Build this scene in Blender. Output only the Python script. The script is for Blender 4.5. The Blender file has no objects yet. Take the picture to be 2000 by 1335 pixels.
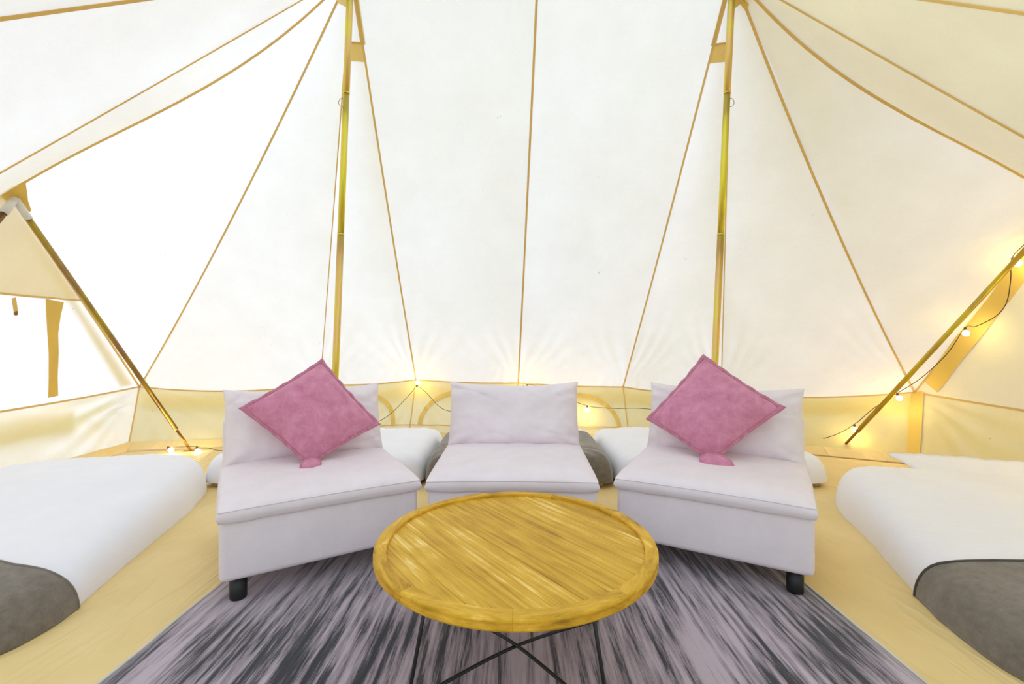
import bpy, bmesh, math, random
from mathutils import Vector, Matrix, noise
random.seed(7)
sc = bpy.context.scene
C = sc.collection
PI = math.pi

# ------------------------------------------------------------------ camera, sky, sun, exposure
EYE = 1.19
cam = bpy.data.cameras.new('camera'); cam.lens = 16.0; cam.sensor_width = 36.0
camo = bpy.data.objects.new('camera', cam); C.objects.link(camo)
camo.location = (0, 0, EYE); camo.rotation_euler = (PI / 2, 0, 0)
cam.clip_start = 0.02; cam.clip_end = 500
sc.camera = camo

world = bpy.data.worlds.new('overcast_sky'); sc.world = world; world.use_nodes = True
bg = world.node_tree.nodes['Background']
bg.inputs['Color'].default_value = (0.80, 0.91, 1.04, 1); bg.inputs['Strength'].default_value = 0.74

sun = bpy.data.lights.new('sun', 'SUN'); sun.energy = 3.1; sun.angle = math.radians(30); sun.color = (0.62, 0.85, 1.4)
suno = bpy.data.objects.new('sun', sun); C.objects.link(suno)
SUN_FROM = Vector((-0.77, 0.36, 0.48)).normalized()
suno.rotation_euler = SUN_FROM.to_track_quat('Z', 'Y').to_euler()
suno.location = SUN_FROM * 30

sc.view_settings.view_transform = 'Standard'; sc.view_settings.look = 'None'
sc.view_settings.gamma = 1.0; sc.view_settings.use_curve_mapping = False
sc.view_settings.exposure = 0.66
sc.cycles.max_bounces = 14; sc.cycles.diffuse_bounces = 8; sc.cycles.transmission_bounces = 8

# ------------------------------------------------------------------ helpers
F = 2000 * 16 / 36.0
def at(x, y, d):
    """point seen at (x, y) of the 2000x1335 photograph, d metres in front of the camera"""
    return Vector(((x - 1000) * d / F, d, EYE - (y - 667.5) * d / F))
def on_plane(x, y, p0, n):
    r = Vector(((x - 1000) / F, 1, -(y - 667.5) / F)); o = Vector((0, 0, EYE))
    return o + r * ((p0 - o).dot(n) / r.dot(n))

def mesh_obj(name, verts, faces, material, parent=None, smooth=True):
    me = bpy.data.meshes.new(name)
    me.from_pydata([tuple(v) for v in verts], [], faces); me.update()
    return from_mesh(name, me, material, parent, smooth)
def from_mesh(name, me, material, parent=None, smooth=True):
    if material: me.materials.append(material)
    if smooth:
        for p in me.polygons: p.use_smooth = True
    o = bpy.data.objects.new(name, me); C.objects.link(o)
    if parent: o.parent = parent
    return o
def from_bm(name, bm, material, parent=None, smooth=True):
    bmesh.ops.recalc_face_normals(bm, faces=bm.faces)
    me = bpy.data.meshes.new(name); bm.to_mesh(me); bm.free()
    return from_mesh(name, me, material, parent, smooth)
def tag(o, label=None, cat=None, group=None, kind=None):
    if label: o['label'] = label
    if cat: o['category'] = cat
    if group: o['group'] = group
    if kind: o['kind'] = kind
    return o
def empty(name, loc=(0, 0, 0), rz=0):
    o = bpy.data.objects.new(name, None); C.objects.link(o)
    o.location = loc; o.rotation_euler = (0, 0, rz); o.empty_display_size = 0.1
    return o
def copy_tree(o, parent=None):
    c = o.copy(); C.objects.link(c)
    if parent: c.parent = parent
    for ch in [x for x in bpy.data.objects if x.parent == o]: copy_tree(ch, c)
    return c

def rbox(x0, x1, y0, y1, z0, z1, r, seg=3):
    bm = bmesh.new()
    bmesh.ops.create_cube(bm, size=1.0)
    for v in bm.verts:
        v.co = Vector((x0 + (v.co.x + .5) * (x1 - x0), y0 + (v.co.y + .5) * (y1 - y0), z0 + (v.co.z + .5) * (z1 - z0)))
    bmesh.ops.bevel(bm, geom=bm.edges[:], offset=r, segments=seg, profile=0.5, affect='EDGES')
    return bm
def smooth_path(pts, k=6):
    pts = [Vector(p) for p in pts]
    P = [pts[0] * 2 - pts[1]] + pts + [pts[-1] * 2 - pts[-2]]
    out = []
    for i in range(1, len(P) - 2):
        for j in range(k):
            t = j / k
            a, b, c, d = P[i - 1], P[i], P[i + 1], P[i + 2]
            out.append(0.5 * ((2 * b) + (c - a) * t + (2 * a - 5 * b + 4 * c - d) * t * t + (3 * b - a - 3 * c + d) * t ** 3))
    out.append(pts[-1])
    return out
def tube_geo(path, r, n=8, close=False, caps=True, base=0):
    verts, faces = [], []
    m = len(path); up = None
    for i, p in enumerate(path):
        q0 = path[(i - 1) % m] if (close or i > 0) else p
        q1 = path[(i + 1) % m] if (close or i < m - 1) else p
        t = (q1 - q0).normalized()
        if up is None:
            up = t.orthogonal().normalized()
        up = (up - t * up.dot(t)).normalized()
        s = t.cross(up)
        rr = r[i] if isinstance(r, (list, tuple)) else r
        for k in range(n):
            a = 2 * PI * k / n
            verts.append(p + up * math.cos(a) * rr + s * math.sin(a) * rr)
    for i in range(m if close else m - 1):
        j = (i + 1) % m
        for k in range(n):
            l = (k + 1) % n
            faces.append((base + i * n + k, base + i * n + l, base + j * n + l, base + j * n + k))
    if caps and not close:
        faces.append(tuple(base + k for k in reversed(range(n))))
        faces.append(tuple(base + (m - 1) * n + k for k in range(n)))
    return verts, faces
def tube(name, path, r, material, parent=None, n=8, close=False):
    v, f = tube_geo([Vector(p) for p in path], r, n, close)
    return mesh_obj(name, v, f, material, parent)
def lathe(name, prof, material, parent=None, n=32, loc=(0, 0, 0), axis=None):
    """closed profile of (r, z), first and last on the axis"""
    M = axis.to_track_quat('Z', 'Y').to_matrix() if axis else Matrix.Identity(3)
    verts, faces = [], []
    for r, z in prof:
        for k in range(n):
            a = 2 * PI * k / n
            verts.append(M @ Vector((r * math.cos(a), r * math.sin(a), z)) + Vector(loc))
    for i in range(len(prof) - 1):
        for k in range(n):
            l = (k + 1) % n
            faces.append((i * n + k, i * n + l, (i + 1) * n + l, (i + 1) * n + k))
    faces.append(tuple(reversed(range(n)))); faces.append(tuple((len(prof) - 1) * n + k for k in range(n)))
    return mesh_obj(name, verts, faces, material, parent)
def fbm(x, y, z=0, o=3):
    return noise.fractal(Vector((x, y, z)), 1.0, 2.0, o)

# ------------------------------------------------------------------ materials
def new_mat(name):
    m = bpy.data.materials.new(name); m.use_nodes = True
    nt = m.node_tree
    return m, nt, nt.nodes, nt.links, nt.nodes['Principled BSDF']
def N(nt, typ, **kw):
    n = nt.nodes.new(typ)
    for k, v in kw.items():
        if k in n.inputs.keys(): n.inputs[k].default_value = v
        else: setattr(n, k, v)
    return n
def ramp(nt, stops, fac):
    r = nt.nodes.new('ShaderNodeValToRGB')
    e = r.color_ramp.elements
    while len(e) < len(stops): e.new(0.5)
    for el, (p, c) in zip(e, stops): el.position = p; el.color = (*c, 1)
    nt.links.new(fac, r.inputs['Fac'])
    return r
def coords(nt, scale=(1, 1, 1), out='Object', rot=(0, 0, 0)):
    t = nt.nodes.new('ShaderNodeTexCoord'); mp = nt.nodes.new('ShaderNodeMapping')
    mp.inputs['Scale'].default_value = scale; mp.inputs['Rotation'].default_value = rot
    nt.links.new(t.outputs[out], mp.inputs['Vector'])
    return mp.outputs['Vector']
def bump(nt, height, strength, dist, bsdf):
    b = N(nt, 'ShaderNodeBump', Strength=strength, Distance=dist)
    nt.links.new(height, b.inputs['Height'])
    nt.links.new(b.outputs['Normal'], bsdf.inputs['Normal'])
    return b

def fabric(name, c0, c1, scale=6, weave=500, rough=0.9, sheen=0.3, bstr=0.25, fold=0.0, sheen_tint=(1, 1, 1)):
    m, nt, nd, lk, p = new_mat(name)
    v = coords(nt)
    n1 = N(nt, 'ShaderNodeTexNoise', Scale=scale, Detail=6.0, Roughness=0.65); lk.new(v, n1.inputs['Vector'])
    n2 = N(nt, 'ShaderNodeTexNoise', Scale=weave, Detail=2.0); lk.new(v, n2.inputs['Vector'])
    mx = N(nt, 'ShaderNodeMath', operation='MULTIPLY_ADD'); lk.new(n2.outputs['Fac'], mx.inputs[0])
    mx.inputs[1].default_value = 0.35; lk.new(n1.outputs['Fac'], mx.inputs[2])
    r = ramp(nt, [(0.4, c0), (0.95, c1)], mx.outputs[0])
    lk.new(r.outputs['Color'], p.inputs['Base Color'])
    p.inputs['Roughness'].default_value = rough
    p.inputs['Specular IOR Level'].default_value = 0.2
    p.inputs['Sheen Weight'].default_value = sheen; p.inputs['Sheen Roughness'].default_value = 0.5
    p.inputs['Sheen Tint'].default_value = (*sheen_tint, 1)
    h = n2.outputs['Fac']
    if fold:
        n3 = N(nt, 'ShaderNodeTexNoise', Scale=fold, Detail=3.0); lk.new(v, n3.inputs['Vector'])
        a = N(nt, 'ShaderNodeMath', operation='MULTIPLY_ADD'); lk.new(n3.outputs['Fac'], a.inputs[0]); a.inputs[1].default_value = 6.0
        lk.new(h, a.inputs[2]); h = a.outputs[0]
    bump(nt, h, bstr, 0.002, p)
    return m

def canvas_mat(name, refl, trans, k, speck=True):
    """woven cotton: part of the light is scattered back, part comes through"""
    m, nt, nd, lk, p = new_mat(name)
    nd.remove(p)
    out = nd['Material Output']
    v = coords(nt)
    n1 = N(nt, 'ShaderNodeTexNoise', Scale=2.2, Detail=7.0, Roughness=0.7); lk.new(v, n1.inputs['Vector'])
    n2 = N(nt, 'ShaderNodeTexNoise', Scale=160.0, Detail=3.0); lk.new(v, n2.inputs['Vector'])
    n3 = N(nt, 'ShaderNodeTexNoise', Scale=9.0, Detail=4.0, Roughness=0.6); lk.new(v, n3.inputs['Vector'])
    var = ramp(nt, [(0.3, (0.94, 0.93, 0.91)), (0.7, (1, 1, 1))], n1.outputs['Fac'])
    wv = ramp(nt, [(0.3, (0.965, 0.96, 0.95)), (0.7, (1, 1, 1))], n2.outputs['Fac'])
    sp = ramp(nt, [(0.235, (0.72, 0.70, 0.66)), (0.27, (1, 1, 1))], n3.outputs['Fac'])
    def mul(a, b):
        x = N(nt, 'ShaderNodeMix', data_type='RGBA', blend_type='MULTIPLY'); x.inputs[0].default_value = 1
        lk.new(a, x.inputs[6]); lk.new(b, x.inputs[7]); return x.outputs[2]
    tone = mul(mul(var.outputs['Color'], wv.outputs['Color']), sp.outputs['Color'])
    rc = N(nt, 'ShaderNodeRGB'); rc.outputs[0].default_value = (*refl, 1)
    tc = N(nt, 'ShaderNodeRGB'); tc.outputs[0].default_value = (*trans, 1)
    d = N(nt, 'ShaderNodeBsdfDiffuse'); t = N(nt, 'ShaderNodeBsdfTranslucent')
    lk.new(mul(rc.outputs[0], tone), d.inputs['Color']); lk.new(mul(tc.outputs[0], tone), t.inputs['Color'])
    b = N(nt, 'ShaderNodeBump', Strength=0.12, Distance=0.002); lk.new(n2.outputs['Fac'], b.inputs['Height'])
    lk.new(b.outputs['Normal'], d.inputs['Normal'])
    mx = N(nt, 'ShaderNodeMixShader'); mx.inputs[0].default_value = k
    lk.new(d.outputs[0], mx.inputs[1]); lk.new(t.outputs[0], mx.inputs[2])
    lk.new(mx.outputs[0], out.inputs['Surface'])
    return m

M = {}
M['canvas'] = canvas_mat('cream_canvas', (0.96, 0.77, 0.24), (0.97, 0.97, 0.96), 0.36)
M['tape'] = canvas_mat('seam_webbing', (0.84, 0.60, 0.19), (0.92, 0.82, 0.56), 0.36)
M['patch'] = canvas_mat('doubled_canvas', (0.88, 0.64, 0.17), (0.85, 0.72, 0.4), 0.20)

def floor_mat():
    m, nt, nd, lk, p = new_mat('groundsheet')
    v = coords(nt)
    n1 = N(nt, 'ShaderNodeTexNoise', Scale=1.6, Detail=5.0); lk.new(v, n1.inputs['Vector'])
    r = ramp(nt, [(0.3, (0.76, 0.57, 0.24)), (0.7, (0.87, 0.68, 0.33))], n1.outputs['Fac'])
    lk.new(r.outputs['Color'], p.inputs['Base Color'])
    p.inputs['Roughness'].default_value = 0.62; p.inputs['Specular IOR Level'].default_value = 0.3
    v2 = coords(nt, (2.6, 0.55, 1), rot=(0, 0, 0.1))
    n2 = N(nt, 'ShaderNodeTexNoise', Scale=2.2, Detail=3.0, Distortion=0.6); lk.new(v2, n2.inputs['Vector'])
    r2 = ramp(nt, [(0.40, (0, 0, 0)), (0.5, (1, 1, 1)), (0.58, (0.2, 0.2, 0.2))], n2.outputs['Fac'])
    bump(nt, r2.outputs['Color'], 0.22, 0.03, p)
    return m
M['floor'] = floor_mat()

def rug_mat():
    m, nt, nd, lk, p = new_mat('streaked_pile')
    v = coords(nt, (30, 1.6, 1))
    n1 = N(nt, 'ShaderNodeTexNoise', Scale=1.0, Detail=8.0, Roughness=0.7, Distortion=0.0); lk.new(v, n1.inputs['Vector'])
    v2 = coords(nt, (1.4, 1.1, 1))
    n2 = N(nt, 'ShaderNodeTexNoise', Scale=1.3, Detail=2.0); lk.new(v2, n2.inputs['Vector'])
    v3 = coords(nt, (1, 1, 1))
    n3 = N(nt, 'ShaderNodeTexNoise', Scale=420.0, Detail=2.0); lk.new(v3, n3.inputs['Vector'])
    a = N(nt, 'ShaderNodeMath', operation='MULTIPLY_ADD'); lk.new(n2.outputs['Fac'], a.inputs[0]); a.inputs[1].default_value = 0.32
    lk.new(n1.outputs['Fac'], a.inputs[2])
    b = N(nt, 'ShaderNodeMath', operation='MULTIPLY_ADD'); lk.new(n3.outputs['Fac'], b.inputs[0]); b.inputs[1].default_value = 0.12
    lk.new(a.outputs[0], b.inputs[2])
    r = ramp(nt, [(0.595, (0.018, 0.018, 0.024)), (0.655, (0.06, 0.05, 0.06)), (0.70, (0.25, 0.205, 0.235)), (0.82, (0.52, 0.43, 0.48))], b.outputs[0])
    lk.new(r.outputs['Color'], p.inputs['Base Color'])
    p.inputs['Roughness'].default_value = 0.95; p.inputs['Sheen Weight'].default_value = 0.35
    p.inputs['Specular IOR Level'].default_value = 0.1
    c = N(nt, 'ShaderNodeMath', operation='MULTIPLY_ADD'); lk.new(n1.outputs['Fac'], c.inputs[0]); c.inputs[1].default_value = 3.0
    lk.new(n3.outputs['Fac'], c.inputs[2])
    bump(nt, c.outputs[0], 0.5, 0.004, p)
    return m
M['rug'] = rug_mat()
M['binding'] = fabric('cream_binding', (0.6, 0.55, 0.42), (0.75, 0.7, 0.58), weave=700)

def wood_mat(name, along='X', lift=1.0):
    m, nt, nd, lk, p = new_mat(name)
    t = nt.nodes.new('ShaderNodeTexCoord'); oi = nt.nodes.new('ShaderNodeObjectInfo')
    off = N(nt, 'ShaderNodeVectorMath', operation='MULTIPLY_ADD')
    cmb = nt.nodes.new('ShaderNodeCombineXYZ')
    for i in range(3): lk.new(oi.outputs['Random'], cmb.inputs[i])
    lk.new(cmb.outputs[0], off.inputs[0]); off.inputs[1].default_value = (9, 13, 5); lk.new(t.outputs['Object'], off.inputs[2])
    mp = nt.nodes.new('ShaderNodeMapping'); lk.new(off.outputs[0], mp.inputs['Vector'])
    mp.inputs['Scale'].default_value = (1.3, 30, 30) if along == 'X' else (18, 3.0, 18)
    n1 = N(nt, 'ShaderNodeTexNoise', Scale=1.6, Detail=8.0, Roughness=0.7, Distortion=0.5); lk.new(mp.outputs[0], n1.inputs['Vector'])
    n2 = N(nt, 'ShaderNodeTexNoise', Scale=5.0, Detail=4.0); lk.new(off.outputs[0], n2.inputs['Vector'])
    a = N(nt, 'ShaderNodeMath', operation='MULTIPLY_ADD'); lk.new(n2.outputs['Fac'], a.inputs[0]); a.inputs[1].default_value = 0.5
    lk.new(n1.outputs['Fac'], a.inputs[2])
    b = N(nt, 'ShaderNodeMath', operation='MULTIPLY_ADD'); lk.new(oi.outputs['Random'], b.inputs[0]); b.inputs[1].default_value = 0.12 if along == 'X' else 0.05
    lk.new(a.outputs[0], b.inputs[2])
    L = lift
    r = ramp(nt, [(0.50, (0.20 * L, 0.092 * L, 0.008 * L)), (0.70, (0.53 * L, 0.285 * L, 0.016 * L)), (0.90, (0.74 * L, 0.435 * L, 0.04 * L)), (1.12, (0.90 * L, 0.66 * L, 0.22 * L))], b.outputs[0])
    lk.new(r.outputs['Color'], p.inputs['Base Color'])
    p.inputs['Roughness'].default_value = 0.5; p.inputs['Specular IOR Level'].default_value = 0.25
    bump(nt, n1.outputs['Fac'], 0.25, 0.0015, p)
    return m
M['plank'] = wood_mat('oiled_wood_plank', 'X')
M['rim'] = wood_mat('oiled_wood_rim', 'Y', 1.08)

def metal(name, col, rough, metallic=1.0, col2=None):
    m, nt, nd, lk, p = new_mat(name)
    p.inputs['Metallic'].default_value = metallic; p.inputs['Roughness'].default_value = rough
    v = coords(nt, (3, 3, 1.1))
    n1 = N(nt, 'ShaderNodeTexNoise', Scale=1.7, Detail=3.0); lk.new(v, n1.inputs['Vector'])
    r = ramp(nt, [(0.44, col), (0.56, col2 or tuple(c * 0.85 for c in col))], n1.outputs['Fac'])
    lk.new(r.outputs['Color'], p.inputs['Base Color'])
    n2 = N(nt, 'ShaderNodeTexNoise', Scale=90.0); lk.new(v, n2.inputs['Vector'])
    bump(nt, n2.outputs['Fac'], 0.05, 0.001, p)
    return m
M['brass'] = metal('yellow_zinc_steel', (0.72, 0.62, 0.06), 0.33, 1.0, (0.74, 0.47, 0.16))
M['brass_dark'] = metal('worn_zinc_steel', (0.42, 0.30, 0.05), 0.35, 1.0, (0.30, 0.18, 0.07))
M['brass_mid'] = metal('yellow_brown_zinc_steel', (0.62, 0.46, 0.05), 0.35, 1.0, (0.50, 0.34, 0.06))
M['rust'] = metal('brown_steel_spigot', (0.36, 0.17, 0.03), 0.5, 0.7)
M['black_metal'] = metal('black_painted_rod', (0.012, 0.012, 0.011), 0.4, 0.0)
M['black_leg'] = metal('black_plastic_leg', (0.010, 0.012, 0.010), 0.45, 0.0)
M['cable'] = metal('dark_cable', (0.06, 0.04, 0.015), 0.5, 0.0)
M['white_plastic'] = metal('white_joint', (0.8, 0.78, 0.7), 0.4, 0.0)

M['chair'] = fabric('lilac_grey_upholstery', (0.77, 0.685, 0.70), (0.87, 0.785, 0.80), scale=5, weave=420, sheen=0.2, bstr=0.3, fold=7)
M['pink'] = fabric('washed_pink_velvet', (0.50, 0.15, 0.25), (0.74, 0.32, 0.43), scale=16, weave=260, sheen=0.5, bstr=0.35, sheen_tint=(1, 0.8, 0.9))
M['pink_edge'] = fabric('pink_velvet_flange', (0.46, 0.14, 0.22), (0.66, 0.27, 0.36), scale=40, weave=260, sheen=0.5, bstr=0.5, sheen_tint=(1, 0.8, 0.9))
M['white'] = fabric('white_cotton', (0.85, 0.85, 0.90), (0.91, 0.91, 0.95), scale=3, weave=350, sheen=0.1, bstr=0.45, fold=5.0)
M['blanket'] = fabric('grey_brown_fleece', (0.125, 0.105, 0.08), (0.235, 0.20, 0.155), scale=26, weave=300, sheen=0.5, bstr=0.6)
M['hem'] = fabric('dark_hem', (0.05, 0.045, 0.035), (0.10, 0.09, 0.07), weave=300)
M['mat'] = fabric('tan_mat', (0.40, 0.29, 0.13), (0.5, 0.38, 0.18), weave=200)
def stripe_white():
    m = fabric('striped_white_sateen', (0.85, 0.85, 0.90), (0.91, 0.91, 0.95), scale=3, weave=350, sheen=0.1, bstr=0.12)
    nt = m.node_tree; p = nt.nodes['Principled BSDF']
    v = coords(nt, (1, 1, 1))
    w = N(nt, 'ShaderNodeTexWave', wave_type='BANDS', bands_direction='Y', Scale=10.0, Distortion=0.3); nt.links.new(v, w.inputs['Vector'])
    bump(nt, w.outputs['Fac'], 0.22, 0.004, p)
    return m
M['white_stripe'] = stripe_white()
def bulb_mat():
    m, nt, nd, lk, p = new_mat('lit_bulb')
    p.inputs['Base Color'].default_value = (1, 0.95, 0.85, 1)
    p.inputs['Emission Color'].default_value = (1.0, 0.84, 0.50, 1); p.inputs['Emission Strength'].default_value = 48
    return m
M['bulb'] = bulb_mat()
def ground_mat():
    m, nt, nd, lk, p = new_mat('dry_grass')
    v = coords(nt); n1 = N(nt, 'ShaderNodeTexNoise', Scale=3.0, Detail=6.0); lk.new(v, n1.inputs['Vector'])
    r = ramp(nt, [(0.3, (0.30, 0.28, 0.18)), (0.7, (0.46, 0.43, 0.32))], n1.outputs['Fac'])
    lk.new(r.outputs['Color'], p.inputs['Base Color']); p.inputs['Roughness'].default_value = 0.95
    return m
M['ground'] = ground_mat()

# ------------------------------------------------------------------ the tent
V = Vector
P1 = V((-1.186, 3.35, 3.925)); P2 = V((1.624, 3.35, 3.92)); RM = V((0.19, 3.35, 3.90))
AL = V((-3.72, 3.35, 2.29)); AR = V((4.10, 3.35, 2.20))
E = [V((-4.46, 5.44, .655)), V((-2.45, 5.80, .650)), V((-1.25, 5.90, .70)), V((.08, 5.90, .658)),
     V((1.43, 5.85, .612)), V((2.60, 5.65, .548)), V((4.33, 4.89, .650))]
B = [V((-4.19, 4.95, 0)), V((-2.35, 5.35, 0)), V((-1.25, 5.45, 0)), V((.08, 5.45, 0)),
     V((1.40, 5.40, 0)), V((2.55, 5.10, 0)), V((3.87, 4.43, 0))]
FC1 = V((-4.45, 1.887, .60)); FC2 = V((4.40, 1.706, .60)); FB1 = V((-4.20, 2.0, 0)); FB2 = V((4.05, 1.85, 0))
FE1 = V((-3.0, -.16, .65)); FE2 = V((3.0, -.136, .65)); FG1 = V((-1.7, -.45, 1.05)); FG2 = V((1.9, -.45, 1.05))
CEN = V((0.2, 3.4, 1.2))

def line(a, b, sag=0.0, early=False, side=V((0, 0, -1))):
    def f(t):
        s = 6.75 * t * (1 - t) ** 2 if early else 4 * t * (1 - t)
        return a.lerp(b, t) + side * (sag * s)
    return f
S = {  # seam curves, all running downwards from the ridge
    'C1': line(P1, E[0], .07, side=V((.5, 0, -.8))), 'E1': line(P1, E[1], .03), 'E2': line(P1, E[2], .05), 'E3': line(RM, E[3], .04),
    'E4': line(P2, E[4], .05), 'E5': line(P2, E[5], .03), 'C2': line(P2, E[6], .07, side=V((-.6, 0, -.8))),
    'AL': line(P1, AL, .17, True), 'AR': line(P2, AR, .20, True),
    'FC1': line(P1, FC1, .02), 'FC2': line(P2, FC2, .02), 'FE1': line(P1, FE1), 'FE2': line(P2, FE2), 'FG1': line(P1, FG1), 'FG2': line(P2, FG2),
    'dL': line(AL, E[0], .03, side=V((.5, .3, -.6))), 'dLf': line(AL, FC1, .03), 'dR': line(AR, E[6], .03, side=V((-.5, .3, -.6))), 'dRf': line(AR, FC2, .03),
}
DIPS = [.07, .03, .015, .012, .03, .05]
def eave(i): return line(E[i], E[i + 1], DIPS[i])
EL = line(E[0], FC1, .05); ER = line(E[6], FC2, .03)

def surf(fa, fb, base=None, billow=0.0, wr=0.0, seed=0.0, low=0.008, corner=(1, 1), freq=26):
    """surface between two seam curves; base is the curve along its bottom edge"""
    a1, b1 = fa(1), fb(1)
    n = (fa(0.5) - a1).cross(b1 - a1)
    n.normalize()
    if n.dot(CEN - a1) < 0: n = -n           # towards the inside
    wid = max((b1 - a1).length, .01); hei = (fa(0) - a1).length
    def f(u, v):
        p = fa(v).lerp(fb(v), u)
        if base: p += (base(u) - a1.lerp(b1, u)) * v ** 3
        e = 4 * u * (1 - u)
        m = e * math.sin(PI * min(max(v, 0), 1))
        h = billow * m
        h += low * min(1, 3 * e) * min(1, 4 * v * (1 - v) * 2) * fbm(p.x * 1.3 + seed, p.y * 1.3, p.z * 1.3)
        if wr:
            for side, k in ((0, corner[0]), (1, corner[1])):
                if not k: continue
                du = (u if side == 0 else 1 - u) * wid; dv = (1 - v) * hei
                r = math.hypot(du, dv)
                if r < 1e-4: continue
                a = math.atan2(dv, du)
                edge = min(1, du / .06) * min(1, dv / .06)
                h += wr * k * edge * math.exp(-(r / .75) ** 2) * (r / .3) / (1 + r / .3) * math.sin(a * freq + 2.5 * noise.noise(V((a * 3, r * 1.5, seed))))
        return p + n * h
    f.n = n
    return f
def sheet(name, f, material, parent, nu=40, nv=60, u0=0, u1=1, v0=0, v1=1, off=0.0):
    verts, faces = [], []
    for j in range(nv + 1):
        for i in range(nu + 1):
            u = u0 + (u1 - u0) * i / nu; v = v0 + (v1 - v0) * j / nv
            verts.append(f(u, v) + f.n * off)
    w = nu + 1
    for j in range(nv):
        for i in range(nu):
            faces.append((j * w + i, j * w + i + 1, (j + 1) * w + i + 1, (j + 1) * w + i))
    return mesh_obj(name, verts, faces, material, parent)
def ribbon(name, f, width, material, parent, t0=0, t1=1, n=40, off=0.006, thick=0.003, nrm=None, toward=CEN):
    verts, faces = [], []
    for i in range(n + 1):
        t = t0 + (t1 - t0) * i / n
        p = f(t); q = (f(min(1, t + .01)) - f(max(0, t - .01))).normalized()
        inn = nrm if nrm else (toward - p)
        inn = (inn - q * inn.dot(q)).normalized(); s = q.cross(inn)
        w = width(t) if callable(width) else width
        for a, b in ((-.5, 0), (.5, 0), (.5, thick), (-.5, thick)):
            verts.append(p + s * a * w + inn * (off + b))
    for i in range(n):
        for k in range(4):
            l = (k + 1) % 4
            faces.append((i * 4 + k, i * 4 + l, (i + 1) * 4 + l, (i + 1) * 4 + k))
    faces += [(3, 2, 1, 0), tuple(n * 4 + k for k in range(4))]
    return mesh_obj(name, verts, faces, material, parent, smooth=False)

ground = mesh_obj('ground', [(-40, -40, -.03), (40, -40, -.03), (40, 40, -.03), (-40, 40, -.03)], [(0, 1, 2, 3)], M['ground'])
tag(ground, 'dry grass outside the tent', kind='structure')

# groundsheet
fl_out = [FB1] + B + [FB2, V((3.1, -.3, 0)), V((-3.1, -.3, 0))]
bm = bmesh.new()
vt = [bm.verts.new((p.x, p.y, 0)) for p in fl_out]; vb = [bm.verts.new((p.x, p.y, -.02)) for p in fl_out]
bm.faces.new(vt); bm.faces.new(list(reversed(vb)))
for i in range(len(vt)):
    j = (i + 1) % len(vt); bm.faces.new((vt[i], vb[i], vb[j], vt[j]))
floor = from_bm('floor', bm, M['floor'], smooth=False)
tag(floor, 'tan canvas groundsheet covering the tent floor', kind='structure')

ceiling = tag(empty('ceiling'), 'cream canvas tent roof sewn from long tapering panels', kind='structure')
wall_back = tag(empty('wall_back'), 'low cream canvas back wall with half-moon vents', kind='structure')
wall_left = tag(empty('wall_left'), 'cream canvas left end wall', kind='structure')
wall_right = tag(empty('wall_right'), 'cream canvas right end wall', kind='structure')

names = ['C1', 'E1', 'E2', 'E3', 'E4', 'E5', 'C2']
roof = {}
for i in range(6):
    ev = eave(i)
    cw = (1.0, .7) if i == 0 else (.7, 1.0) if i == 5 else (.8, .8)
    f = surf(S[names[i]], S[names[i + 1]], ev, billow=-.03, wr=.016, seed=i * 3.1, corner=cw)
    roof[i] = f
    sheet('canvas_panel', f, M['canvas'], ceiling, 48, 70)
for a, b, bs, sd in (('AL', 'C1', 'dL', 21), ('C2', 'AR', 'dR', 22), ('FC1', 'AL', 'dLf', 23), ('AR', 'FC2', 'dRf', 24), ('FE1', 'FC1', None, 25), ('FC2', 'FE2', None, 26), ('FG1', 'FE1', None, 27), ('FE2', 'FG2', None, 28)):
    base = None
    if bs: 
        g = S[bs]; base = g if a in ('AL', 'AR') else (lambda u, g=g: g(1 - u))
    if a == 'AR': base = S['dRf']
    f = surf(S[a], S[b], base, billow=-.02, wr=.012, seed=sd, corner=(.5, .5), low=.014)
    roof[a + b] = f
    sheet('canvas_panel', f, M['canvas'], ceiling, 30, 40)
# seams of the roof
seam_w = {'C1': .024, 'E1': .014, 'E2': .022, 'E3': .024, 'E4': .022, 'E5': .014, 'C2': .030, 'AL': .024, 'AR': .032, 'FC1': .012, 'FC2': .018, 'FE1': .026, 'FE2': .026}
for k, w in seam_w.items():
    ribbon('seam', S[k], w * .8, M['tape'], ceiling)
for i in range(6):
    ribbon('eave_seam', eave(i), .016, M['tape'], ceiling, n=24)
ribbon('eave_seam', S['dL'], .022, M['tape'], ceiling); ribbon('eave_seam', S['dR'], .022, M['tape'], ceiling)
ribbon('eave_seam', EL, .018, M['tape'], ceiling); ribbon('eave_seam', ER, .018, M['tape'], ceiling)

# vents beside the pole tops: doubled canvas under a taped sill
def pan(f, g):
    return lambda u, v: f(v).lerp(g(v), u)
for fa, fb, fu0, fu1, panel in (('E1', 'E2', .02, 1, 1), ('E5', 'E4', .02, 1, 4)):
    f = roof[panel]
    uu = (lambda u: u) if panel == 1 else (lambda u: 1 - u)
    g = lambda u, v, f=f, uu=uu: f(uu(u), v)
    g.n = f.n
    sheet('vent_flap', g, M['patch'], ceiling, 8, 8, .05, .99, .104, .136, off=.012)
    ribbon('vent_sill', lambda t, g=g: g(.02 + .97 * t, .104), .018, M['tape'], ceiling, n=8, off=.014)
    ribbon('vent_tape', S[fb], .040, M['tape'], ceiling, 0, .108, n=8, off=.010)
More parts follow.
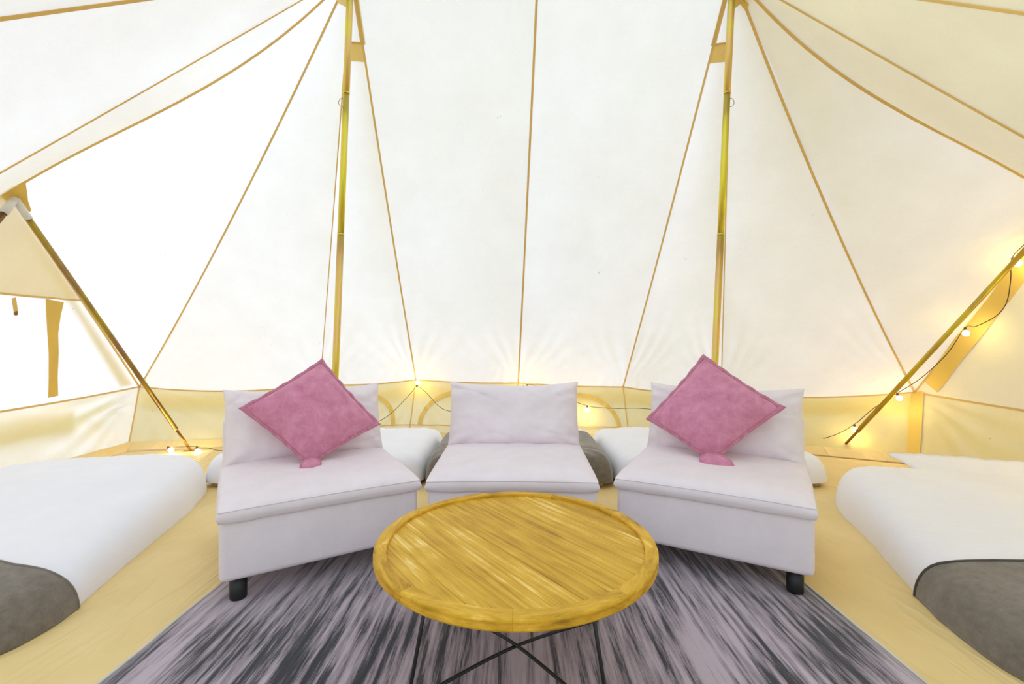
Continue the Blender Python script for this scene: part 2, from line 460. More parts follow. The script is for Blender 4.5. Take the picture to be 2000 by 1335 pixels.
# reinforcing patch at the left and right apex
def patch(name, pts, material, parent, off):
    n = (pts[1] - pts[0]).cross(pts[2] - pts[0]).normalized()
    if n.dot(CEN - pts[0]) < 0: n = -n
    k = len(pts)
    v = [p + n * off for p in pts] + [p + n * (off + .004) for p in pts]
    f = [tuple(range(k)), tuple(range(2 * k - 1, k - 1, -1))] + [(i, k + i, k + (i + 1) % k, (i + 1) % k) for i in range(k)]
    return mesh_obj(name, v, f, material, parent, smooth=False)
nL = roof['ALC1'].n; nR = roof['C2AR'].n
patch('corner_patch', [on_plane(x, y, AL + nL * .02, nL) for x, y in ((-30, 372), (8, 352), (30, 348), (49, 349), (53, 375), (55, 392), (61, 410), (52, 417), (20, 395))], M['patch'], ceiling, .004)
patch('corner_patch', [on_plane(x, y, AR + nR * .02, nR) for x, y in ((2120, 385), (2085, 385), (2040, 395), (2030, 440), (2045, 455), (2100, 420))], M['patch'], ceiling, .004)
# hanging strap and pocket corner at the right pole top
patch('pole_pocket', [at(x, y, 3.42) for x, y in ((1428, -30), (1470, -25), (1460, 18), (1452, 17), (1446, 8), (1431, 20))], M['patch'], ceiling, 0)
patch('pole_pocket', [at(x, y, 3.42) for x, y in ((684, -30), (650, -25), (660, 6), (672, 12), (684, 20))], M['canvas'], ceiling, 0)

# back wall panels, with half-moon vents
wf = {}
for i in range(6):
    fa, fb = line(E[i], B[i], .02), line(E[i + 1], B[i + 1], .02)
    ev = eave(i)
    def f(u, v, fa=fa, fb=fb, ev=ev, i=i):
        p = fa(v).lerp(fb(v), u) + (ev(u) - E[i].lerp(E[i + 1], u)) * (1 - v)
        e = min(1, 6 * u * (1 - u)) * min(1, 8 * v * (1 - v))
        ang = math.atan2(v * .66, min(u, 1 - u) * 1.5 + .001)
        w = .012 * math.sin(ang * 22 + 3 * noise.noise(V((u * 3, v * 2, i * 5.0)))) * math.exp(-3 * min(u, 1 - u))
        return p + f.n * e * (w + .015 * fbm(p.x * 2, p.z * 2, i))
    n = (B[i] - E[i]).cross(E[i + 1] - E[i]).normalized()
    f.n = -n if n.dot(CEN - E[i]) < 0 else n
    wf[i] = f
    sheet('canvas_panel', f, M['canvas'], wall_back, 40, 24)
    ribbon('wall_seam', line(E[i], B[i], .02), .014, M['tape'], wall_back, n=10)
    sheet('valance', f, M['canvas'], wall_back, 30, 6, 0, 1, .005, .27, off=-.035)
    sheet('groundsheet_edge', f, M['floor'], wall_back, 30, 4, 0, 1, .86, 1.0, off=.02)
for i, c in ((1, .45), (2, .46), (3, .55), (4, .62)):
    f = wf[i]
    a0, a1 = .40, .37
    arc = lambda t, f=f, c=c: f(c + .37 * math.cos(PI * t), .72 - .56 * math.sin(PI * t))
    ribbon('vent_arch', arc, .050, M['patch'], wall_back, n=30, off=.012, nrm=f.n)
    ribbon('vent_sill', lambda t, f=f: f(t, .73), .012, M['tape'], wall_back, n=16, off=.012, nrm=f.n)
ribbon('wall_seam', line(E[6], B[6], .02), .10, M['patch'], wall_back, n=10)

# end walls: a tall triangle above the eave line and a low wall under it
def end_wall(apex, c, cb, fc, fcb, dA, dB, ev, parent, seed):
    fa, fb = line(c, cb, .015), line(fc, fcb, .015)
    up = surf(dA, dB, ev, billow=.015, wr=.016, seed=seed, low=.02, corner=(1, .6), freq=20)
    sheet('canvas_panel', up, M['canvas'], parent, 50, 50)
    def lo(u, v):
        p = fa(v).lerp(fb(v), u) + (ev(u) - c.lerp(fc, u)) * (1 - v)
        du, dv = u * 3.3, v * .66
        r = math.hypot(du, dv); a = math.atan2(dv, du + .001)
        e = min(1, 8 * u * (1 - u)) * min(1, 8 * v * (1 - v))
        return p + lo.n * e * (.03 * math.exp(-(r / .9) ** 2) * math.sin(a * 22 + seed) * min(1, r / .2) + .03 * fbm(p.y * 1.5, p.z * 2, seed))
    n = (cb - c).cross(fc - c).normalized()
    lo.n = -n if n.dot(CEN - c) < 0 else n
    sheet('canvas_panel', lo, M['canvas'], parent, 50, 24)
    return up, lo
upL, loL = end_wall(AL, E[0], B[0], FC1, FB1, S['dL'], S['dLf'], EL, wall_left, 31)
upR, loR = end_wall(AR, E[6], B[6], FC2, FB2, S['dR'], S['dRf'], ER, wall_right, 47)
# left end: cross seam, doubled upper part, upright strip, valance under the eave
VS = .425
ribbon('cross_seam', lambda t: upL(t, VS - .03 * t), .016, M['tape'], wall_left, n=30, off=.01)
sheet('double_layer', upL, M['canvas'], wall_left, 20, 20, 0.0, 1, .02, VS - .01, off=-.03)
def plane_band(name, left, right, parent, pl, off):
    n = pl.n
    a = [on_plane(x, y, AL + n * off, n) for x, y in left]; b = [on_plane(x, y, AL + n * off, n) for x, y in right]
    k = len(a)
    v = a + b + [p + n * .004 for p in a + b]
    f = []
    for i in range(k - 1):
        f += [(i, i + 1, k + i + 1, k + i), (2 * k + i, 3 * k + i, 3 * k + i + 1, 2 * k + i + 1), (i, 2 * k + i, 2 * k + i + 1, i + 1), (k + i, k + i + 1, 3 * k + i + 1, 3 * k + i)]
    f += [(0, k, 3 * k, 2 * k), (k - 1, 3 * k - 1, 4 * k - 1, 2 * k - 1)]
    return mesh_obj(name, v, f, M['patch'], parent, smooth=False)
plane_band('upright_strip', ((89, 583), (90, 610), (92, 645), (95, 690), (95, 735), (94, 776)), ((124, 590), (118, 615), (113, 650), (114, 690), (112, 735), (113, 772)), wall_left, upL, .08)
sheet('valance', loL, M['canvas'], wall_left, 20, 6, .22, 1, .005, .30, off=-.09)
sheet('valance', upL, M['canvas'], wall_left, 6, 30, .0, .05, .1, .97, off=-.12)
tg = ribbon('toggle_tape', line(upL(.40, VS) + upL.n * .01, upL(.40, VS + .06) + upL.n * .03), .03, M['tape'], wall_left, n=4, off=.004)
lathe('toggle', [(0.001, -.02), (.012, -.014), (.012, .014), (.001, .02)], M['rust'], wall_left, 8, loc=upL(.40, VS + .065) + upL.n * .035)
# right end: wide doubled band down the door edge and the wall corner
ribbon('edge_band', lambda t: upR(.045, t), lambda t: .20 - .05 * t, M['patch'], wall_right, .05, .94, n=30, off=.012)
ribbon('edge_band', lambda t: loR(.012, t), .13, M['patch'], wall_right, 0, .97, n=10, off=.014)
sheet('groundsheet_edge', loR, M['floor'], wall_right, 24, 4, 0, 1, .86, 1.0, off=.02)
sheet('groundsheet_edge', loL, M['floor'], wall_left, 24, 4, 0, 1, .86, 1.0, off=.02)

# ------------------------------------------------------------------ poles
def center_pole(top, foot, label, hook_side):
    o = empty('tent_pole', foot)
    d = top - foot
    zs = [0, 1.98, 3.02, d.z - .02]
    for k in range(3):
        a, b = d * (zs[k] / d.z), d * (zs[k + 1] / d.z)
        tube('pole_section', [a + d.normalized() * .003 if k else a, a.lerp(b, .5), b], .0245 if k != 1 else .0235, M['brass'], o, 20)
    for k in (1, 2):
        a = d * (zs[k] / d.z)
        tube('pole_joint', [a - d.normalized() * .006, a + d.normalized() * .006], .0250, M['brass'], o, 20)
    h = d * (2.94 / d.z)
    arc = [h + V((hook_side * (.015 + .030 * math.sin(t)), -.02, .032 * math.cos(t))) for t in [PI * i / 12 for i in range(13)]]
    tube('wire_hook', arc, .0022, M['brass_dark'], o, 6)
    tag(o, label, 'pole', 'upright tent poles')
    return o
center_pole(V((-1.186, 3.35, 3.91)), V((-1.337, 3.35, 0.001)), 'upright yellow metal tent pole behind the left armless chair', -1)
center_pole(V((1.624, 3.35, 3.905)), V((1.446, 3.35, 0.001)), 'upright yellow metal tent pole behind the right armless chair', 1)

def a_frame(apex, foot, foot2, label, mat):
    o = empty('door_frame', V((foot.x, foot.y, 0)))
    L = o.location
    inn = V((.06, 0, -.05)) if apex.x < 0 else V((-.06, 0, -.05))
    ap = apex + inn
    for ft in (foot, foot2):
        d = (ap - ft).normalized(); j = ft + d * .34
        a = ap - d * .10
        p = tube('frame_pole', [j - L, j.lerp(a, .5) - L, a - L], .0205, mat, o, 16)
        tube('spigot', [ft + d * .004 - L, j + d * .03 - L], .0125, M['rust'], o, 12)
        tube('foot_pin', [ft - L + V((-.07, -.03, .006)), ft - L + V((0, 0, .012)), ft - L + V((.07, -.02, .006))], .005, M['rust'], o, 8)
        tube('apex_sleeve', [a - d * .05 - L, ap - L + V((0, 0, .005))], .026, M['white_plastic'], o, 14)
    tag(o, label, 'pole', 'slanting door frames')
    return o
a_frame(AL, V((-3.50, 4.97, 0)), V((-3.6, 1.95, 0)), 'slanting metal door-frame pole at the left end, foot behind the left bed', M['brass_dark'])
a_frame(AR, V((3.47, 4.86, 0)), V((3.75, 1.9, 0)), 'slanting yellow door-frame pole at the right end with string lights tied on', M['brass_mid'])

# ------------------------------------------------------------------ rug
rx0, rx1, ry0, ry1 = -1.425, 1.43, 0.95, 2.98
def rug_pt(u, v, z):
    x = rx0 + (rx1 - rx0) * u; y = ry0 + (ry1 - ry0) * v
    k = (2 * u - 1)
    x += .012 * fbm(y * 2.5, 3.3 * (1 if k > 0 else -1)) * abs(k) ** 3
    y += .008 * fbm(x * 2, 8) * abs(2 * v - 1) ** 3
    return V((x, y, z))
rug_o = empty('rug', (0, 1.96, 0))
nu, nv = 60, 44
vs, fs = [], []
for j in range(nv + 1):
    for i in range(nu + 1):
        u, v = i / nu, j / nv
        vs.append(rug_pt(u, v, .012) - rug_o.location)
for j in range(nv):
    for i in range(nu):
        a = j * (nu + 1) + i; fs.append((a, a + 1, a + nu + 2, a + nu + 1))
nb = len(vs)
ring = [(i / nu, 0) for i in range(nu)] + [(1, j / nv) for j in range(nv)] + [(1 - i / nu, 1) for i in range(nu)] + [(0, 1 - j / nv) for j in range(nv)]
for u, v in ring: vs.append(rug_pt(u, v, .001) - rug_o.location)
idx = lambda u, v: round(v * nv) * (nu + 1) + round(u * nu)
for k in range(len(ring)):
    l = (k + 1) % len(ring)
    fs.append((nb + k, nb + l, idx(*ring[l]), idx(*ring[k])))
fs.append(tuple(nb + k for k in reversed(range(len(ring)))))
mesh_obj('pile', vs, fs, M['rug'], rug_o)
tube('binding', [rug_pt(u, v, .0085) + V(((2 * u - 1) * .003, 0, 0)) - rug_o.location for u, v in ring], .0075, M['binding'], rug_o, 6, close=True)
tag(rug_o, 'charcoal and mauve streaked rug with pale bound edge under the table', 'rug')
RZ = .0125

# ------------------------------------------------------------------ chairs
def cushion_geo(hw, hh, t, p=6, a=.5, pinch=0.0, dip=0.0, seed=0.0, wr=0.004, n=36, ear=0.0, rim_h=0.0, crease=0.0):
    """soft slab in its own XY plane, thickness along Z; v=+1 is the top edge"""
    V_, F_ = [], []
    def pt(u, v, s):
        x = hw * u * (1 - pinch * (1 - v * v)); y = hh * v * (1 - pinch * (1 - u * u))
        if v > 0: y -= dip * (1 - u * u) ** 1.2 * v
        k = (max(0, 1 - abs(u) ** p) ** a) * (max(0, 1 - abs(v) ** p) ** a)
        x += ear * u * abs(v) ** 6; y += ear * v * abs(u) ** 6
        z = s * t * .5 * k
        w = wr * fbm(x * 9 + seed, y * 9, s * 3 + seed) * min(1, k * 2)
        c = wr * 1.6 * math.sin(14 * (abs(u) - abs(v)) + seed + 3 * noise.noise(V((u * 2, v * 2, seed)))) * max(0, (abs(u) * abs(v)) - .25) * min(1, k * 3)
        if crease:
            q = noise.noise(V((x * 2.2 + seed, y * 5.0 + x * 1.4, seed)))
            w -= crease * max(0, 1 - abs(q) / .10) ** 2 * min(1, k * 2) * (.4 + .6 * abs(v))
        return V((x, y, z + w + c + s * rim_h))
    # denser rows near the edges
    g = [math.sin(PI / 2 * (-1 + 2 * i / n)) for i in range(n + 1)]
    w = n + 1
    for s in (1, -1):
        for j in range(w):
            for i in range(w): V_.append(pt(g[i], g[j], s))
    for s in (0, 1):
        o = s * w * w
        for j in range(n):
            for i in range(n):
                q = (o + j * w + i, o + j * w + i + 1, o + (j + 1) * w + i + 1, o + (j + 1) * w + i)
                F_.append(q if s == 0 else q[::-1])
    rim = [(i, 0) for i in range(n)] + [(n, j) for j in range(n)] + [(n - i, n) for i in range(n)] + [(0, n - j) for j in range(n)]
    outline = [(V_[j * w + i] + V_[w * w + j * w + i]) * .5 for i, j in rim]
    if rim_h:
        K = len(rim); b0 = len(V_)
        outline = [V_[j * w + i].copy() for i, j in rim]
        for i, j in rim:
            p = (V_[j * w + i] + V_[w * w + j * w + i]) * .5
            V_.append(p + V((p.x, p.y, 0)).normalized() * .014)
        for k in range(K):
            l = (k + 1) % K
            t0, t1 = rim[k][1] * w + rim[k][0], rim[l][1] * w + rim[l][0]
            F_.append((t1, t0, b0 + k, b0 + l)); F_.append((b0 + l, b0 + k, w * w + t0, w * w + t1))
    return V_, F_, outline
def weld(name, verts, faces, material, parent, mat):
    bm = bmesh.new()
    bv = [bm.verts.new(mat @ v) for v in verts]
    for f in faces: bm.faces.new([bv[i] for i in f])
    bmesh.ops.remove_doubles(bm, verts=bm.verts, dist=1e-5)
    return from_bm(name, bm, material, parent)

def make_chair(loc, rz, label, seed):
    o = empty('armless_chair', loc, rz)
    W = .455
    from_bm('seat_base', rbox(-W, W, 0.0, .97, .125, .405, .028, 4), M['chair'], o)
    from_bm('backrest', rbox(-W, W, .845, .985, .30, .735, .045, 5), M['chair'], o)
    # seat cushion
    v, f, out = cushion_geo(.455, .430, .075, p=6, a=.6, seed=seed, wr=.005, rim_h=.026)
    T = Matrix.Translation((0, .413, .440)) @ Matrix.Rotation(math.radians(1.5), 4, 'X')
    def droop(p):   # the loose cover hangs a little over the front edge
        k = max(0, (-p.y - .30) / .14)
        return V((p.x, p.y, p.z - .010 * k * k + .006 * (1 - (p.x / .47) ** 2)))
    cu = weld('seat_cushion', [droop(p) for p in v], f, M['chair'], o, T)
    tube('piping', [T @ (droop(p) + V((0, 0, .012)) * 0) for p in out], .0035, M['chair'], cu, 6, close=True)
    # back cushion, leaning on the backrest
    v, f, out = cushion_geo(.445, .222, .205, p=4.5, a=.62, pinch=.02, dip=.022, seed=seed + 5, wr=.010, ear=.004, crease=.012, n=56)
    lean = math.radians(90 - 16)
    T = Matrix.Translation((0, .725, .690)) @ Matrix.Rotation(lean, 4, 'X')
    cu = weld('back_cushion', v, f, M['chair'], o, T)
    tube('piping', [T @ p for p in out], .0028, M['chair'], cu, 6, close=True)
    for x, y in ((-W + .075, .085), (W - .075, .085), (-W + .075, .89), (W - .075, .89)):
        lathe('leg', [(.001, RZ if y < .5 else RZ), (.033, RZ), (.036, RZ + .006), (.037, .128), (.001, .128)], M['black_leg'], o, 24, loc=(x, y, 0))
    tag(o, label, 'chair', 'three armless lounge chairs')
    return o
A_L = math.radians(31.5); A_R = math.radians(30)
cl = V((-1.282, 1.988, 0)) + V((math.cos(A_L), math.sin(A_L), 0)) * .455
cr = V((1.360, 2.040, 0)) - V((math.cos(A_R), -math.sin(A_R), 0)) * .455
chair_l = make_chair(cl, A_L, 'left lilac-grey armless lounge chair, turned inwards, holding the rosier pink pillow', 1.0)
chair_m = make_chair(V((0, 2.43, 0)), math.radians(-1), 'middle lilac-grey armless lounge chair without a pillow, facing the table', 2.0)
chair_r = make_chair(cr, -A_R, 'right lilac-grey armless lounge chair, turned inwards, by the ribbed white bed', 3.7)

# ------------------------------------------------------------------ pink pillows, standing on a corner
def pillow(chair_loc, rz, quad, label, seed, fold=None):
    R = Matrix.Rotation(rz, 3, 'Z')
    p0 = R @ V((0, .40, .50)) + chair_loc
    up = (R @ V((0, .285, .60))).normalized(); ax = R @ V((1, 0, 0))
    n = ax.cross(up)                                   # towards the back
    if n.dot(R @ V((0, 1, 0))) < 0: n = -n
    Bp, Rp, Tp, Lp = [on_plane(x, y, p0, n) for x, y in quad]
    o = empty('throw_pillow', Bp)
    def q(u, v):
        a = (u + 1) / 2; b = (v + 1) / 2
        # edges bow in between the four points
        p = Bp * (1 - a) * (1 - b) + Rp * a * (1 - b) + Tp * a * b + Lp * (1 - a) * b
        c = (Bp + Rp + Tp + Lp) / 4
        k = .045 * max((1 - u * u) * v * v, (1 - v * v) * u * u)
        return p.lerp(c, k)
    n_ = 34; w = n_ + 1; S_ = .93
    vs, fs = [], []
    for s in (-1, 1):
        for j in range(w):
            for i in range(w):
                u, v = math.sin(PI / 2 * (-1 + 2 * i / n_)), math.sin(PI / 2 * (-1 + 2 * j / n_))
                k = max(0, 1 - abs(u) ** 2.6) ** .62 * max(0, 1 - abs(v) ** 2.6) ** .62
                wr = .006 * fbm(u * 3 + seed, v * 3, s) + .006 * math.sin(12 * (abs(u) - abs(v)) + seed) * max(0, abs(u * v) - .3)
                p = q(u * S_, v * S_) + n * (s * (.082 * k + wr * min(1, 2 * k)))
                vs.append(p - Bp)
    for s in (0, 1):
        b0 = s * w * w
        for j in range(n_):
            for i in range(n_):
                f = (b0 + j * w + i, b0 + j * w + i + 1, b0 + (j + 1) * w + i + 1, b0 + (j + 1) * w + i)
                fs.append(f if s == 0 else f[::-1])
    weld('cover', vs, fs, M['pink'], o, Matrix.Identity(4))
    # flat wavy flange all round
    m = 40
    ring = [(-1 + 2 * i / m, -1) for i in range(m)] + [(1, -1 + 2 * i / m) for i in range(m)] + [(1 - 2 * i / m, 1) for i in range(m)] + [(-1, 1 - 2 * i / m) for i in range(m)]
    vs, fs = [], []
    K = len(ring)
    for z in (-1, 1):
        for sc_ in (.915, 1.0):
            for k, (u, v) in enumerate(ring):
                wob = .006 * math.sin(k * .9 + seed) * (sc_ - .9) * 10 + .005 * fbm(k * .2, seed)
                vs.append(q(u * sc_, v * sc_) + n * (z * .0045 + wob) - Bp)
    for k in range(K):
        l = (k + 1) % K
        fs += [(k, l, K + l, K + k), (2 * K + l, 2 * K + k, 3 * K + k, 3 * K + l), (K + k, K + l, 3 * K + l, 3 * K + k), (l, k, 2 * K + k, 2 * K + l)]
    mesh_obj('flange', vs, fs, M['pink_edge'], o)
    if fold:                                            # bottom corner turned up on the seat
        c = on_plane(fold[0], fold[1], p0 - n * .06, n) - Bp
        v, f, out = cushion_geo(fold[2], fold[3], .045, p=2.2, a=.6, seed=seed, wr=.004, n=16)
        Rm = Matrix((ax, up, -n)).transposed().to_4x4()
        T = Matrix.Translation(c) @ Rm @ Matrix.Rotation(fold[4], 4, 'Z')
        disc = lambda p: V((p.x * math.sqrt(1 - .5 * min(1, (p.y / fold[3]) ** 2)), p.y * math.sqrt(1 - .5 * min(1, (p.x / fold[2]) ** 2)), p.z))
        lobe = weld('folded_corner', [disc(p) for p in v], f, M['pink'], o, T)
        tube('piping', [T @ disc(p) for p in out], .007, M['pink_edge'], lobe, 6, close=True)
    tag(o, label, 'pillow', 'pink pillows on the chairs')
    return o
pillow(cl, A_L, ((603, 912), (744, 828), (629, 700), (465, 797)), 'rosier pink velvet flanged pillow on a corner in the left chair', 2.0, (607, 907, .05, .030, .1))
pillow(cr, -A_R, ((1391, 906), (1535, 796), (1374, 691), (1261, 818)), 'dusky pink velvet pillow in the right chair, bottom corner folded up', 6.0, (1399, 904, .085, .046, -.1))

# ------------------------------------------------------------------ coffee table
TC = V((.013, 1.694, 0)); TT = .470; TR = .508
table = empty('coffee_table', TC)
tag(table, 'round wooden tray-top coffee table on black wire legs', 'table')
ang = math.radians(-52.5)
RI = .4625; pw = .0925
npl = 10
for k in range(npl):
    y0 = -RI + k * (2 * RI / npl) + .0003; y1 = -RI + (k + 1) * (2 * RI / npl) - .0003
    top = TT - .0125 + random.uniform(-.0003, .0003)
    pts = []
    m = 14
    xr = lambda y: math.sqrt(max(0, RI ** 2 - y ** 2))
    edge = [V((xr(y0 + (y1 - y0) * i / m), y0 + (y1 - y0) * i / m, 0)) for i in range(m + 1)] + [V((-xr(y1 + (y0 - y1) * i / m), y1 + (y0 - y1) * i / m, 0)) for i in range(m + 1)]
    bm = bmesh.new()
    c = sum(edge, V()) / len(edge)
    lo = [bm.verts.new((p.x, p.y, TT - .035)) for p in edge]
    mid = [bm.verts.new((p.x, p.y, top - .0015)) for p in edge]
    hi = [bm.verts.new((p.x - (p.x > 0) * .0007 + (p.x < 0) * .0007, min(max(p.y, y0 + .0007), y1 - .0007), top)) for p in edge]
    bm.faces.new(hi); bm.faces.new(list(reversed(lo)))
    for i in range(len(edge)):
        j = (i + 1) % len(edge)
        bm.faces.new((lo[i], lo[j], mid[j], mid[i])); bm.faces.new((mid[i], mid[j], hi[j], hi[i]))
    bmesh.ops.remove_doubles(bm, verts=bm.verts, dist=1e-6)
    pl = from_bm('plank', bm, M['plank'], table, smooth=False); pl.rotation_euler = (0, 0, ang)
prof = [(.463, .448), (.463, .466), (.4655, .470), (.500, .470), (.506, .4675), (.508, .463), (.508, .458), (.5035, .4545), (.5035, .4515), (.508, .448), (.507, .436), (.500, .428), (.463, .428)]
nseg = 9
for s in range(nseg):
    a0 = -PI / nseg + .0003; a1 = PI / nseg - .0003
    m = 12; vs, fs = [], []
    for i in range(m + 1):
        a = a0 + (a1 - a0) * i / m
        for r, z in prof: vs.append(V((r * math.cos(a), r * math.sin(a), z)))
    k = len(prof)
    for i in range(m):
        for j in range(k):
            l = (j + 1) % k
            fs.append((i * k + j, i * k + l, (i + 1) * k + l, (i + 1) * k + j))
    fs += [tuple(range(k)), tuple(m * k + j for j in reversed(range(k)))]
    sg = mesh_obj('rim_segment', vs, fs, M['rim'], table, smooth=False); sg.rotation_euler = (0, 0, 2 * PI * s / nseg + .15)
lathe('underframe', [(.001, .418), (.46, .418), (.46, .434), (.001, .434)], M['rim'], table, 48)
tube('top_ring', [V((.335 * math.cos(2 * PI * i / 40), .335 * math.sin(2 * PI * i / 40), .411)) for i in range(40)], .006, M['black_metal'], table, 8, close=True)
legs = []
for a in (212, 314, 33, 134):
    a = math.radians(a)
    foot = V((.415 * math.cos(a), .415 * math.sin(a), RZ + .006)); tp = V((.335 * math.cos(a), .335 * math.sin(a), .410))
    legs.append((foot, tp))
    tube('leg', [tp, tp.lerp(foot, .5), foot + (tp - foot) * .03, foot], .0065, M['black_metal'], table, 10)
hub = V((-.005, .0, .062))
for i in (0, 1):
    a, b = legs[i][0], legs[i + 2][0]
    h = hub + V((0, 0, .006 * (i * 2 - 1)))
    tube('stretcher', smooth_path([a, a.lerp(h, .55) + V((0, 0, .006)), h, b.lerp(h, .55) + V((0, 0, .006)), b], 6), .0062, M['black_metal'], table, 10)

# ------------------------------------------------------------------ beds on the floor
def bed_fn(hx, hy, h, puff, n=4.5, seed=0.0, edge=.02, fold=.008, drop=8, tilt=0.0):
    def f(a, b, off=0.0):
        m = max(abs(a), abs(b))
        if m < 1e-6: return V((0, 0, h + puff + off))
        sn = (abs(a) ** n + abs(b) ** n) ** (1 / n)
        k = m / sn
        x, y = a * k * hx, b * k * hy
        th = math.atan2(b, a)
        r = 1 + edge * m ** 4 * fbm(math.cos(th) * 3 + seed, math.sin(th) * 3, seed)
        x *= r; y *= r
        z = h * max(0, 1 - m ** drop) ** .5 + puff * (1 - m * m)
        z *= 1 + tilt * b * k
        z += fold * (1 - m ** 6) * fbm(x * 3 + seed, y * 3, seed) + fold * 1.4 * max(0, m - .6) * math.sin(th * 46 + 5 * noise.noise(V((x * 2, y * 2, seed)))) * (1 - m ** 12)
        g = 1 + off / min(hx, hy) * m ** 3
        return V((x * g, y * g, max(z, 0.004) + off * (1 - m ** 20)))
    return f
def bed_mesh(name, f, material, parent, b0=-1, b1=1, n=60, off=0.0, a0=-1, a1=1, base=0.0, thick=None, skew=0.0, skew_side=1):
    gx = [a0 + (a1 - a0) * (.5 + .5 * math.sin(PI / 2 * (-1 + 2 * i / n))) for i in range(n + 1)]
    gyn = [b0 + (b1 - b0) * (.5 + .5 * math.sin(PI / 2 * (-1 + 2 * i / n))) for i in range(n + 1)]
    w = n + 1
    sk = lambda a, b: b + skew * (1 - a * skew_side) * .5 * (b - b0) / (b1 - b0)
    top = [f(a, sk(a, b), off) + V((0, 0, base)) for b in gyn for a in gx]
    if thick is None: bot = [V((p.x, p.y, base)) for p in top]
    else: bot = [f(a, sk(a, b), off - thick) + V((0, 0, base)) for b in gyn for a in gx]
    fs = []
    for j in range(n):
        for i in range(n):
            q = (j * w + i, j * w + i + 1, (j + 1) * w + i + 1, (j + 1) * w + i)
            fs.append(q); fs.append(tuple(w * w + x for x in reversed(q)))
    rim = [i for i in range(n)] + [j * w + n for j in range(n)] + [n * w + n - i for i in range(n)] + [(n - j) * w for j in range(n)]
    for k in range(len(rim)):
        l = (k + 1) % len(rim)
        fs.append((rim[l], rim[k], w * w + rim[k], w * w + rim[l]))
    o = mesh_obj(name, top + bot, fs, material, parent)
    return o
def edge_path(f, b, n=40, off=.014, a0=-1, a1=1, base=0):
    return [f(a0 + (a1 - a0) * (.5 + .5 * math.sin(PI / 2 * (-1 + 2 * i / n))), b, off) + V((0, 0, base)) for i in range(n + 1)]

# left bed
RL = math.radians(15.7)
u = V((-math.sin(RL), math.cos(RL), 0)); xr_ = V((math.cos(RL), math.sin(RL), 0))
BLc = V((-2.475, 3.93, 0)) - u * 1.2 - xr_ * .76
f = bed_fn(.76, 1.2, .215, .075, n=4.8, seed=1.5, edge=.022, fold=.012, drop=13, tilt=.40)
o = bed_mesh('duvet', f, M['white'], None); o.location = BLc; o.rotation_euler = (0, 0, RL)
tag(o, 'plain white duvet on the left floor bed, rounded far corner', 'duvet')
o = empty('blanket', BLc, RL)
bed_mesh('throw', f, M['blanket'], o, -1.0, -.64, off=.016, thick=.012, skew=-.06)
tube('hem', [f(a, -.64 - .03 * (1 - a), .014) for a in [math.sin(PI / 2 * (-1 + i / 20)) for i in range(41)]], .007, M['blanket'], o, 6)
tag(o, 'grey-brown blanket over the foot of the left bed', 'blanket')

# right bed
RR = math.radians(-20.7)
u = V((-math.sin(RR), math.cos(RR), 0)); xr_ = V((math.cos(RR), math.sin(RR), 0))
BRc = V((2.50, 3.72, 0)) - u * 1.2 + xr_ * .76
f = bed_fn(.76, 1.2, .195, .06, n=5.2, seed=7.5, edge=.022, fold=.012, drop=13, tilt=.38)
o = bed_mesh('duvet', f, M['white_stripe'], None); o.location = BRc; o.rotation_euler = (0, 0, RR)
# the turned-up far hem, standing a little above the bed
vs, fs, na, nt_ = [], [], 24, 6
for s_ in (0, 1):
    for i in range(na + 1):
        for j in range(nt_ + 1):
            t = j / nt_; a = -.26 - .13 * t + (1.2 + .13 * t) * i / na
            p = f(a, .78)
            vs.append(V((p.x, 1.2 * (.78 + .23 * t), p.z - .022 + .062 * t + .012 * fbm(a * 3, t) + (.012 if s_ else 0))))
K = (na + 1) * (nt_ + 1)
for i in range(na):
    for j in range(nt_):
        q = (i * (nt_ + 1) + j, (i + 1) * (nt_ + 1) + j, (i + 1) * (nt_ + 1) + j + 1, i * (nt_ + 1) + j + 1)
        fs.append(q[::-1]); fs.append(tuple(K + x for x in q))
rim = [i * (nt_ + 1) for i in range(na)] + [na * (nt_ + 1) + j for j in range(nt_)] + [i * (nt_ + 1) + nt_ for i in range(na, 0, -1)] + [j for j in range(nt_, 0, -1)]
for k in range(len(rim)):
    l = (k + 1) % len(rim); fs.append((rim[k], rim[l], K + rim[l], K + rim[k]))
mesh_obj('turned_hem', vs, fs, M['white'], o)
tag(o, 'ribbed white duvet on the right floor bed with a turned-up far corner', 'duvet')
o = empty('blanket', BRc, RR)
bed_mesh('throw', f, M['blanket'], o, -1.0, -.415, off=.016, thick=.012)
tube('hem', edge_path(f, -.415, off=.016), .007, M['hem'], o, 6)['label'] = 'dark stitched hem'
tag(o, 'grey-brown blanket with a dark hem over the foot of the right bed', 'blanket')

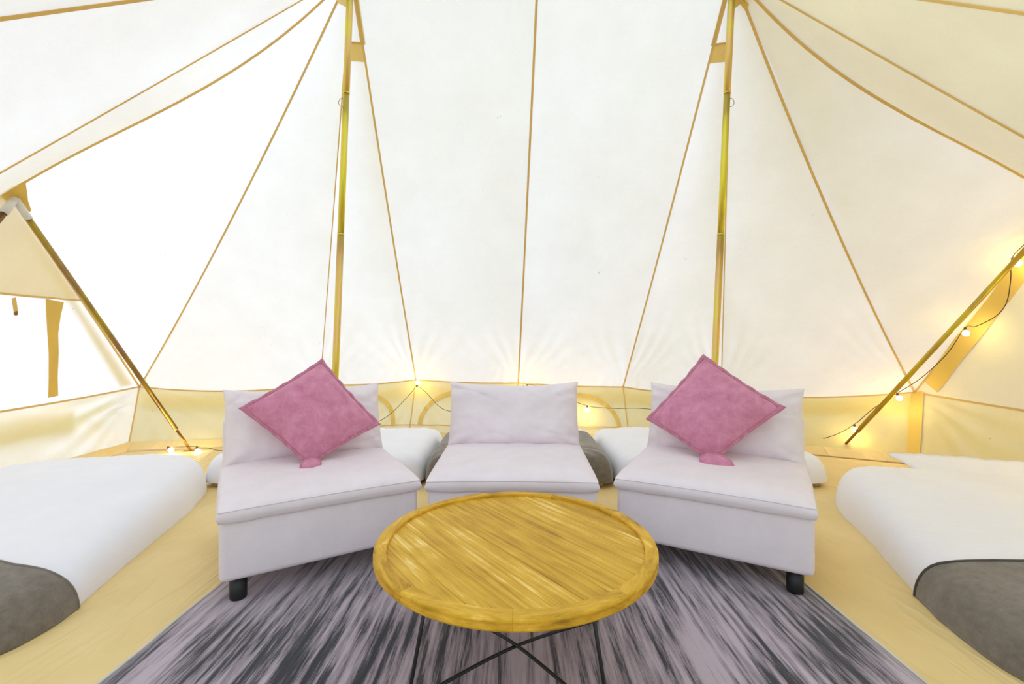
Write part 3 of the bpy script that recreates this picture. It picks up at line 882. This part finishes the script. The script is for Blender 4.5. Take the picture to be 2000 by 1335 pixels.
# three beds side by side along the back wall
for x0, x1, sd, lm, ld in ((-2.55, -.735, 3.0, 'tan sleeping mat under the white duvet behind the left chair', 'white duvet behind the left chair, along the back wall'),
                           (-.71, .83, 5.0, 'tan sleeping mat behind the middle chair', 'white duvet behind the middle chair, under the brown blanket'),
                           (.855, 2.62, 9.0, 'tan sleeping mat under the white duvet behind the right chair', 'white duvet behind the right chair, along the back wall')):
    c = V(((x0 + x1) / 2, 4.37, 0)); hx = (x1 - x0) / 2
    mt = from_bm('sleeping_mat', rbox(-hx + .08, hx - .08, -.64, .64, .001, .04, .015, 3), M['mat']); mt.location = c
    tag(mt, lm, 'mat', 'mats along the back wall')
    f = bed_fn(hx, .685, .205, .045, n=12, seed=sd, edge=.006, fold=.016, drop=22)
    o = bed_mesh('duvet', f, M['white'], None); o.location = c + V((0, 0, .042))
    tag(o, ld, 'duvet', 'duvets along the back wall')
    if sd == 5.0:
        b = empty('blanket', c + V((0, 0, .042)))
        bed_mesh('throw', f, M['blanket'], b, -1.0, .45, off=.018, thick=.013)
        tag(b, 'brown blanket over the bed behind the middle chair', 'blanket')

# ------------------------------------------------------------------ string of lights
sl = empty('string_lights', at(1580, 858, 5.1))
L0 = sl.location.copy()
front = [V((4.06, 1.95, .38)), V((4.08, 2.2, .80)), V((4.02, 2.45, 1.10)), V((4.04, 2.75, 1.45)), V((3.98, 3.05, 1.80))]  # unseen bulbs continuing the string out of view, added to warm the right canvas
path = [(2060, 430, 3.38), (2000, 478, 3.52), (1976, 506, 3.62), (1974, 545, 3.68), (1966, 590, 3.80), (1945, 617, 3.9), (1906, 637, 4.0), (1885, 640, 4.06), (1850, 690, 4.25), (1800, 737, 4.5), (1752, 768, 4.72), (1705, 798, 4.78), (1668, 829, 4.72), (1625, 851, 4.85), (1580, 858, 4.95),
        (1500, 845, 5.15), (1400, 815, 5.35), (1265, 798, 5.45), (1200, 797, 5.5), (1147, 792, 5.55), (1090, 770, 5.6), (1030, 751, 5.68), (950, 785, 5.6), (875, 802, 5.52), (830, 764, 5.65), (814, 754, 5.72), (800, 770, 5.62), (745, 820, 5.35), (650, 850, 5.22), (520, 872, 5.02), (440, 880, 4.9), (405, 874, 4.92), (384, 872, 4.93), (360, 872, 4.90), (328, 873, 4.82)]
tube('cable', smooth_path([p - L0 for p in front] + [at(*p) - L0 for p in path], 6), .0035, M['cable'], sl, 6)
bulbs = [(1977, 504, 3.62, 12, 10), (1885, 640, 4.06, 2, 12), (1752, 768, 4.72, 6, 12), (1668, 829, 4.72, 4, 11), (1147, 792, 5.55, 0, 11), (1030, 751, 5.68, -4, 8), (814, 754, 5.72, 2, -8), (384, 872, 4.93, 3, 13), (328, 873, 4.82, 8, 7), (394, 892, 4.75, 2, 8)]
first = None
spots = [(at(x, y, d) - L0, at(x + dx, y + dy, d - .02) - L0) for x, y, d, dx, dy in bulbs] + [(p - L0, p - L0 + V((-.02, 0, -.06))) for p in front]
for s, b in spots:
    ax = (b - s).normalized()
    r = .026
    bo = lathe('bulb', [(.001, -r), (r * .5, -r * .86), (r * .87, -r * .5), (r, 0), (r * .87, r * .5), (r * .5, r * .86), (.001, r)], M['bulb'], sl, 14, loc=(0, 0, 0), axis=ax)
    bo.location = s + ax * (r + .026)
    so = lathe('socket', [(.001, -r - .032), (.010, -r - .030), (.013, -r + .002), (.001, -r + .004)], M['cable'], bo, 10, loc=(0, 0, 0), axis=ax)
tag(sl, 'string of small lit bulbs on a thin dark cable along the walls', 'string lights')
